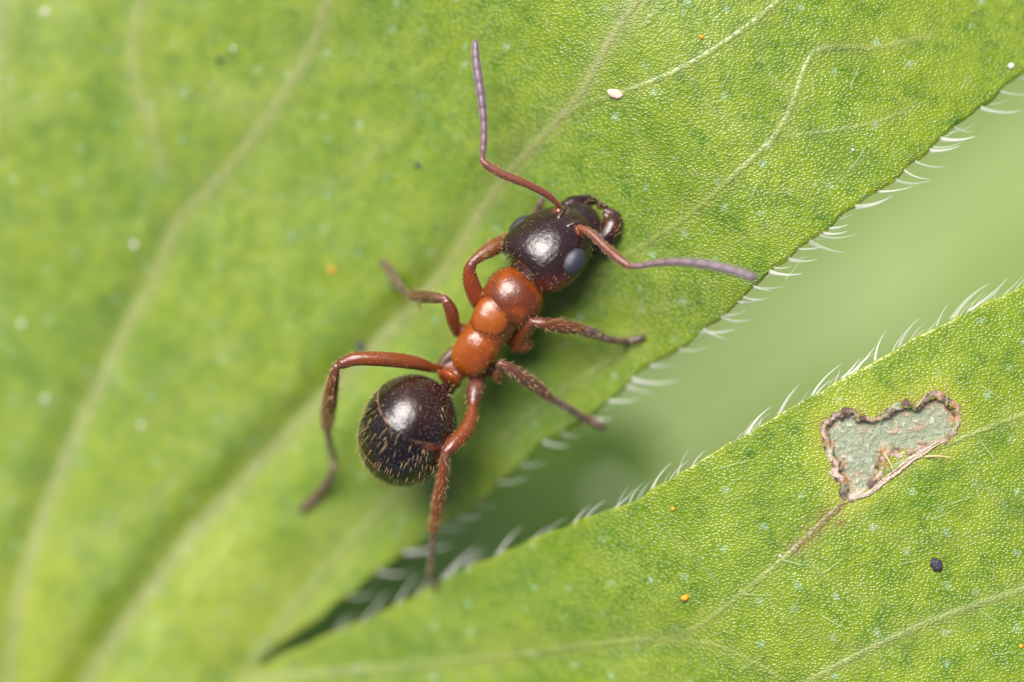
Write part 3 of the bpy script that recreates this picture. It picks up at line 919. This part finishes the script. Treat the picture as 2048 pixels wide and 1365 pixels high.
# fore right
leg([(1018, 640, -.85, .22), (1038, 672, -.95, .28), (1044, 684, -1.0, .25)], [(1034, 688, -.95, .18), (1046, 668, -.72, .16), (1058, 652, -.45, .135), (1064, 645, -.33, .10)],
    [(1068, 645, -.30, .085), (1090, 648, -.33, .115), (1125, 653, -.48, .135), (1150, 657, -.62, .12), (1164, 661, -.7, .095)],
    [(1166, 661, -.7, .085), (1185, 665, -.76, .085), (1205, 674, -.84, .07), (1225, 681, -.9, .06), (1255, 682, lz(1255, 682, .12), .058), (1284, 676, lz(1284, 676), .055)],
    spur=[(1160, 665, -.75, .03), (1176, 675, -.8, .02), (1186, 680, -.82, .015)])
# fore left
leg([(985, 625, -.95, .2), (968, 618, -.85, .19)], [(968, 620, -.8, .15), (955, 598, -.66, .19), (943, 568, -.48, .175), (939, 545, -.36, .14), (942, 531, -.3, .115)],
    [(943, 526, -.3, .085), (962, 511, -.38, .12), (990, 494, -.52, .16), (1015, 479, -.68, .13), (1030, 470, -.78, .09)],
    [(1032, 469, -.8, .07), (1046, 456, -.92, .07), (1060, 440, -1.02, .06), (1072, 424, lz(1072, 424, .1), .055), (1082, 403, lz(1082, 403), .05)], fc=sr(118, 50, 13), tc_=sr(104, 58, 20),
    spur=[(1012, 487, -.72, .035), (1022, 497, -.75, .03), (1030, 504, -.78, .02)])
# mid left
leg([(935, 668, -1.0, .2), (918, 660, -.95, .15)], [(913, 667, -.9, .085), (907, 645, -.68, .135), (902, 622, -.5, .14), (894, 605, -.4, .11)],
    [(889, 598, -.4, .085), (868, 596, -.55, .11), (845, 594, -.78, .125), (824, 591, -1.0, .10)],
    [(820, 594, -1.05, .05), (808, 582, -1.25, .05), (797, 570, -1.55, .062), (786, 552, -1.9, .07), (776, 537, lz(776, 537, .16), .065), (768, 525, lz(768, 525), .055)], fc=sr(110, 48, 15), tc_=sr(76, 54, 26),
    spur=[(832, 600, -1.0, .02), (838, 610, -1.1, .018), (842, 620, -1.2, .015)])
# mid right
leg([(962, 728, -1.1, .24), (982, 740, -1.05, .16)], [(985, 743, -1.05, .13), (996, 752, -.95, .15), (1004, 745, -.6, .12), (1004, 732, -.34, .105)],
    [(1002, 729, -.3, .085), (1020, 737, -.36, .105), (1045, 754, -.5, .13), (1075, 776, -.75, .13), (1094, 791, -.92, .105)],
    [(1099, 795, -.96, .065), (1118, 806, -1.1, .065), (1138, 817, -1.2, .066), (1160, 831, lz(1160, 831, .3), .07), (1182, 842, lz(1182, 842, .14), .07), (1204, 853, lz(1204, 853, .05), .065)], tc_=sr(88, 54, 36))
# hind right (long trochanter seen from above, then femur swinging back)
tube([(958, 735, -1.1, .22), (955, 752, -.95, .17), (953, 762, -.85, .155), (950, 782, -.72, .185), (947, 803, -.6, .15)], [REDD, sr(98, 56, 44), sr(98, 56, 44), sr(98, 56, 44), sr(84, 44, 30)], 'coxa')
leg(None, [(947, 806, -.58, .09), (945, 816, -.5, .10), (942, 838, -.4, .145), (930, 864, -.25, .165), (908, 888, -.08, .15), (894, 903, -.01, .115)],
    [(891, 910, 0, .085), (887, 940, -.2, .105), (880, 985, -.55, .125), (873, 1030, -1.0, .13), (868, 1056, -1.25, .11)],
    [(867, 1062, -1.3, .055), (866, 1085, -1.5, .05), (864, 1110, -1.7, .055), (861, 1135, -1.85, .05), (862, 1152, lz(862, 1152, .12), .05), (872, 1172, lz(872, 1176), .045)], fc=sr(112, 54, 18), tc_=sr(118, 56, 17))
# hind left
leg([(925, 725, -1.1, .2), (898, 735, -1.0, .12)], [(886, 739, -.95, .08), (862, 735, -.7, .11), (825, 725, -.45, .15), (770, 719, -.26, .155), (715, 718, -.18, .145), (684, 727, -.2, .12)],
    [(672, 734, -.22, .085), (666, 762, -.45, .115), (660, 800, -.9, .15), (655, 835, -1.35, .145), (653, 853, -1.55, .11)],
    [(654, 860, -1.65, .06), (660, 890, -2.05, .055), (667, 920, -2.4, .055), (664, 945, lz(664, 945, .45), .06), (640, 985, lz(640, 985, .12), .075), (608, 1018, lz(608, 1018, .05), .07)], tc_=sr(98, 50, 15),
    spur=[(657, 852, -1.6, .025), (670, 860, -1.7, .02), (684, 867, -1.8, .015)])

SVa = np.vstack(SV); SCa = np.vstack(SC); SPa = np.concatenate(SP); SAa = np.vstack(SA)
tmpm = bpy.data.meshes.new('ant_source')
tmpm.from_pydata([tuple(x) for x in SVa.tolist()], [], SF)
bm = bmesh.new(); bm.from_mesh(tmpm)
bmesh.ops.recalc_face_normals(bm, faces=bm.faces)
bm.to_mesh(tmpm); bm.free()
tmp = bpy.data.objects.new('ant_source', tmpm)
COL.objects.link(tmp)
rm = tmp.modifiers.new('union', 'REMESH'); rm.mode = 'VOXEL'; rm.voxel_size = .0135; rm.adaptivity = 0
sm = tmp.modifiers.new('relax', 'SMOOTH'); sm.factor = .5; sm.iterations = 3
dg = bpy.context.evaluated_depsgraph_get()
BM = bpy.data.meshes.new_from_object(tmp.evaluated_get(dg))
bpy.data.objects.remove(tmp)
BM.name = 'body'
nv = len(BM.vertices)
bv = np.empty(nv * 3, np.float32); BM.vertices.foreach_get('co', bv); bv = bv.reshape(-1, 3).astype(float)
bn = np.empty(nv * 3, np.float32); BM.vertex_normals.foreach_get('vector', bn); bn = bn.reshape(-1, 3).astype(float)
kd = kdtree.KDTree(len(SVa))
for i, v in enumerate(SVa.tolist()):
    kd.insert(v, i)
kd.balance()
near = np.empty((nv, 4), np.int64); nd = np.empty((nv, 4))
for i, v in enumerate(bv.tolist()):
    r = kd.find_n(v, 4)
    near[i] = [q[1] for q in r]; nd[i] = [q[2] for q in r]
SH = np.concatenate([np.full(len(q), k) for k, q in enumerate(SV)])
SH[SH == PROPO] = TRUNK; SH[SH == PROPO + 1] = TRUNK
sut = (SH[near].max(1) != SH[near].min(1)) & np.isin(SPa[near[:, 0]], [PARTS.index('thorax'), PARTS.index('petiole')])
wt = 1 / (nd + .01); wt /= wt.sum(1)[:, None]
bcol = (SCa[near] * wt[:, :, None]).sum(1)
bpart = SPa[near[:, 0]]; bax = SAa[near[:, 0]]
pid = {p: i for i, p in enumerate(PARTS)}
# gaster plates: overlapping hind margins with pale rims
mg = bpart == pid['gaster']
s = (bv - GC) @ gn
wv = .02 * np.sin((bv - GC) @ gl * 3)
disp = np.zeros(nv); pale = np.zeros(nv)
for k, amt in ((-.47, 1.0), (.47, .8), (.74, .5)):
    t = s + wv - k
    disp += np.where((t < 0) & (t > -.16), .015 * amt * (1 + t / .16), 0) * mg
    pale = np.maximum(pale, amt * np.exp(-((t + .018) / .022) ** 2) * mg)
bv2 = bv + bn * disp[:, None]
BM.vertices.foreach_set('co', bv2.astype(np.float32).ravel())
pn = fbm(bv, 5, 61)
bcol = lay(bcol, sr(140, 96, 70), pale * smooth(.46, .62, fbm(bv, 2.2, 61)) * .9)
bcol = lay(bcol, sr(120, 46, 16), mg * np.exp(-((s + wv + .43) / .05) ** 2) * smooth(.35, .6, (bv - GC) @ unit((.837, -.55, 0))) * .9)
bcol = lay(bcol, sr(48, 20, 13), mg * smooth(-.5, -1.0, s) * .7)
bcol = lay(bcol, sr(58, 24, 9), sut * .4)
bcol = bcol * (1 + .35 * (fbm(bv, 9, 63) - .5))[:, None]
at = BM.color_attributes.new('tint', 'FLOAT_COLOR', 'POINT')
c4 = np.ones((nv, 4), np.float32); c4[:, :3] = np.clip(bcol, 0, 1)
at.data.foreach_set('color', c4.ravel())
dull = np.zeros(nv, np.float32)
for p, vv in (('funiculus', 1), ('scape', .55), ('tarsus', .7), ('tibia', .35), ('claw', .5), ('femur', .12), ('coxa', .15)):
    dull[bpart == pid[p]] = vv
soft = np.zeros(nv, np.float32)
for p, vv in (('thorax', 1), ('petiole', 1), ('coxa', 1), ('femur', .9), ('tibia', .7), ('scape', .6)):
    soft[bpart == pid[p]] = vv
ad = BM.attributes.new('dull', 'FLOAT', 'POINT'); ad.data.foreach_set('value', dull)
ad = BM.attributes.new('soft', 'FLOAT', 'POINT'); ad.data.foreach_set('value', soft)
BM.polygons.foreach_set('use_smooth', [True] * len(BM.polygons))

ma, n, b, out = new_mat('ant_cuticle')
at = node(n, 'ShaderNodeAttribute', attribute_name='tint')
n.links.new(at.outputs['Color'], b.inputs['Base Color'])
du = node(n, 'ShaderNodeAttribute', attribute_name='dull')
so = node(n, 'ShaderNodeAttribute', attribute_name='soft')
tc = node(n, 'ShaderNodeTexCoord')
co = tc.outputs['Object']
ra = node(n, 'ShaderNodeMath', operation='MULTIPLY_ADD'); n.links.new(so.outputs['Fac'], ra.inputs[0]); ra.inputs[1].default_value = .09
n.links.new(ramp(n, du.outputs['Fac'], 0, 1, .13, .42), ra.inputs[2])
n.links.new(ra.outputs[0], b.inputs['Roughness'])
b.inputs['Specular IOR Level'].default_value = .62
b.inputs['Subsurface Radius'].default_value = (1, .35, .12)
b.inputs['Subsurface Scale'].default_value = .16
x = node(n, 'ShaderNodeMath', operation='MULTIPLY'); n.links.new(so.outputs['Fac'], x.inputs[0]); x.inputs[1].default_value = .42
n.links.new(x.outputs[0], b.inputs['Subsurface Weight'])
n.links.new(ramp(n, du.outputs['Fac'], 0, .7, .02, .30), b.inputs['Sheen Weight'])
b.inputs['Sheen Roughness'].default_value = .4
b.inputs['Sheen Tint'].default_value = (.85, .78, .95, 1)
bp = node(n, 'ShaderNodeBump'); bp.inputs['Strength'].default_value = .38; bp.inputs['Distance'].default_value = .010
n.links.new(noise_tex(n, co, 50, 3, .65), bp.inputs['Height'])
b2 = node(n, 'ShaderNodeBump'); b2.inputs['Strength'].default_value = .26; b2.inputs['Distance'].default_value = .05
n.links.new(noise_tex(n, co, 7, 3, .5), b2.inputs['Height'])
n.links.new(b2.outputs[0], bp.inputs['Normal'])
n.links.new(bp.outputs[0], b.inputs['Normal'])
BM.materials.clear(); BM.materials.append(ma)

ANT = thing('ant', 'red and black ant standing on the green leaf, head raised toward the gap', 'ant', P(960, 700, lz(960, 700)))
ANT['label'] = 'red and black ant with spread legs and elbowed antennae standing on the leaf'
BODY = bpy.data.objects.new('body', BM)
COL.objects.link(BODY)
adopt(BODY, ANT)

# compound eyes
mey, n, b, out = new_mat('eye_facets')
tc = node(n, 'ShaderNodeTexCoord')
b.inputs['Base Color'].default_value = (.030, .030, .042, 1)
b.inputs['Roughness'].default_value = .42
b.inputs['Specular IOR Level'].default_value = .7
vo = node(n, 'ShaderNodeTexVoronoi'); vo.inputs['Scale'].default_value = 42; vo.inputs['Randomness'].default_value = .35
n.links.new(tc.outputs['Object'], vo.inputs['Vector'])
bp = node(n, 'ShaderNodeBump', invert=True); bp.inputs['Strength'].default_value = .6; bp.inputs['Distance'].default_value = .012
n.links.new(vo.outputs['Distance'], bp.inputs['Height']); n.links.new(bp.outputs[0], b.inputs['Normal'])
def eye(sgn, lab):
    c0 = H(-.07 if sgn < 0 else -.20, sgn * (.70 if sgn < 0 else .715), .30 if sgn < 0 else .16)
    nrm = unit(hl * sgn * .72 + hu * (.62 if sgn < 0 else .42) + hf * .02)
    a = unit(hf * .93 + hl * sgn * -.25); a = unit(a - nrm * (a @ nrm)); bq = np.cross(nrm, a)
    v, f = [], []
    nu_, nv_ = 40, 20
    for j in range(nv_ + 1):
        th = math.pi * j / nv_
        for i in range(nu_):
            ph = 2 * math.pi * i / nu_
            v.append(c0 + a * .295 * math.sin(th) * math.cos(ph) + bq * .23 * math.sin(th) * math.sin(ph) + nrm * .16 * math.cos(th))
    for j in range(nv_):
        for i in range(nu_):
            f.append((j * nu_ + i, (j + 1) * nu_ + i, (j + 1) * nu_ + (i + 1) % nu_, j * nu_ + (i + 1) % nu_))
    return mesh_np('eye', v, f, mey, ANT)
eye(-1, ''); eye(1, '')

# setae
msh, n, b, out = new_mat('golden_setae')
b.inputs['Base Color'].default_value = (.55, .36, .14, 1)
b.inputs['Roughness'].default_value = .35
msp, n, b, out = new_mat('pale_pubescence')
b.inputs['Base Color'].default_value = (.34, .27, .22, 1)
b.inputs['Roughness'].default_value = .4
def setae(spec, mat, name):
    V, Fc = [], []
    for part, cnt, ln, rad, lean, cond in spec:
        m = np.where((bpart == pid[part]) & (bn[:, 2] > -.55))[0]
        if cond is not None:
            m = m[cond(m)]
        if len(m) == 0:
            continue
        pick = rng.choice(m, min(cnt, len(m)), replace=False)
        for i in pick:
            p, nn, ax = bv2[i], bn[i], bax[i]
            t = ax - nn * (ax @ nn); L = np.linalg.norm(t)
            t = t / L if L > .05 else np.zeros(3)
            dr = unit(nn * (1 - lean) + t * lean + rng.normal(0, .10, 3))
            l = ln * rng.uniform(.65, 1.25)
            u = unit(np.cross(dr, [.3, .5, .8])); w = np.cross(dr, u)
            k = len(V)
            p0 = p - nn * .01
            for a in (0, 2.094, 4.189):
                V.append(p0 + (u * math.cos(a) + w * math.sin(a)) * rad)
            mid = p0 + dr * l * .55
            for a in (0, 2.094, 4.189):
                V.append(mid + (u * math.cos(a) + w * math.sin(a)) * rad * .75)
            V.append(p0 + dr * l + t * l * .10)
            for q in range(3):
                r = (q + 1) % 3
                Fc.append((k + q, k + r, k + 3 + r, k + 3 + q)); Fc.append((k + 3 + q, k + 3 + r, k + 6))
    o = mesh_np(name, np.array(V), Fc, mat, ANT)
    o['kind'] = 'stuff'
    return o
rear = lambda m: ((bv[m] - GC) @ gn) > -.42
setae([('gaster', 210, .20, .0040, .62, rear), ('gaster', 26, .14, .006, .6, None), ('head', 150, .08, .0038, .45, None), ('mandible', 100, .11, .004, .5, None),
       ('thorax', 150, .06, .0036, .3, None), ('petiole', 20, .07, .005, .3, None), ('coxa', 60, .09, .006, .4, None), ('femur', 340, .07, .004, .45, None),
       ('tibia', 620, .115, .0042, .5, None), ('tarsus', 420, .09, .004, .5, None), ('scape', 160, .06, .005, .45, None)], msh, 'setae')
setae([('gaster', 6500, .05, .0034, .8, None), ('funiculus', 2600, .035, .0035, .45, None), ('scape', 700, .035, .0034, .7, None), ('head', 1800, .04, .0032, .8, None),
       ('tibia', 900, .05, .004, .75, None), ('tarsus', 700, .045, .004, .6, None)], msp, 'pubescence')

# ------------------------------------------------------------------ small things lying on the leaf
def speck(name, label, cat, px, py, rx, ry, rz, ang, mat, rough=.25, seed=1, group=None):
    bm = bmesh.new()
    bmesh.ops.create_icosphere(bm, subdivisions=3, radius=1)
    z0 = float(leafz(px, py)[0])
    vs = np.array([v.co[:] for v in bm.verts])
    q = vs * (1 + rough * (fbm(vs + seed * 3.1, 1.6, seed) - .5) * 2)[:, None]
    q = q * np.array([rx, ry, rz]) / 100
    ca, sa = math.cos(ang), math.sin(ang)
    q = np.stack([q[:, 0] * ca - q[:, 1] * sa, q[:, 0] * sa + q[:, 1] * ca, q[:, 2]], -1)
    for v, c_ in zip(bm.verts, q):
        v.co = c_
    me = bpy.data.meshes.new(name); bm.to_mesh(me); bm.free()
    me.polygons.foreach_set('use_smooth', [True] * len(me.polygons))
    me.materials.append(mat)
    o = bpy.data.objects.new(name, me)
    o.location = P(px, py, z0 + rz / 100 * .55)
    COL.objects.link(o)
    return tag(o, label, cat, group)
MP = simple('pale_flake', (.80, .55, .42), .6, bump=(14, .05))
MO = simple('orange_pollen', (.85, .33, .01), .5, bump=(20, .03))
MD = simple('dark_crumb', (.035, .028, .05), .5, bump=(12, .08))
MW = simple('white_grain', (.75, .74, .66), .5, bump=(14, .03))
speck('pale_flake', 'small pinkish white flake on the leaf above the ant, beside the vein', 'flake', 1231, 188, 17, 9.5, 5, R(-18), MP, .25, 2)
speck('pollen_grain', 'largest orange pollen grain, on the lower lobe', 'pollen', 1370, 1196, 8.5, 6, 5, R(25), MO, .35, 3)
for k, (x, y, r_, lb) in enumerate([(1404, 74, 4, 'tiny orange pollen grain on the upper lobe near a forking vein'), (1346, 1018, 4, 'tiny orange pollen grain just below the hairy edge of the lower lobe'),
                                   (2042, 1293, 4, 'tiny orange pollen grain below the lowest vein of the lower lobe'), (663, 541, 6, 'blurred orange-yellow pollen grain on the leaf left of the ant')]):
    speck('pollen_grain', lb, 'pollen', x, y, r_, r_, r_ * .8, 0, MO, .3, 4 + k)
speck('dirt_crumb', 'dark ragged crumb of dirt on the lower lobe', 'crumb', 1872, 1131, 12, 14, 6, .4, MD, .6, 9)
speck('dirt_crumb', 'blurred dark crumb by the main vein above the hind leg of the ant', 'crumb', 722, 693, 10, 10, 6, 0, MD, .5, 10)
speck('dirt_crumb', 'small blurred dark crumb on the leaf left of the upright antenna', 'crumb', 836, 330, 6, 6, 4, 0, MD, .4, 11)
speck('dirt_crumb', 'small blurred dark crumb between the two upper left veins', 'crumb', 440, 120, 6, 6, 4, 0, MD, .4, 12)
for k, (x, y, r_) in enumerate([(90, 24, 6.5), (268, 490, 6), (43, 648, 6), (90, 798, 6), (466, 98, 4), (282, 850, 5), (1706, 300, 3), (1560, 1112, 3)]):
    speck('white_grain', 'tiny white grain on the leaf, well away from the hairy margins', 'grain', x, y, r_, r_, r_ * .7, 0, MW, .12, 20 + k, 'white grains scattered on the leaf')
speck('white_grain', 'white grain on the upper lobe close to its hairy margin', 'grain', 2022, 132, 6, 6, 4, 0, MW, .12, 40, 'white grains scattered on the leaf')
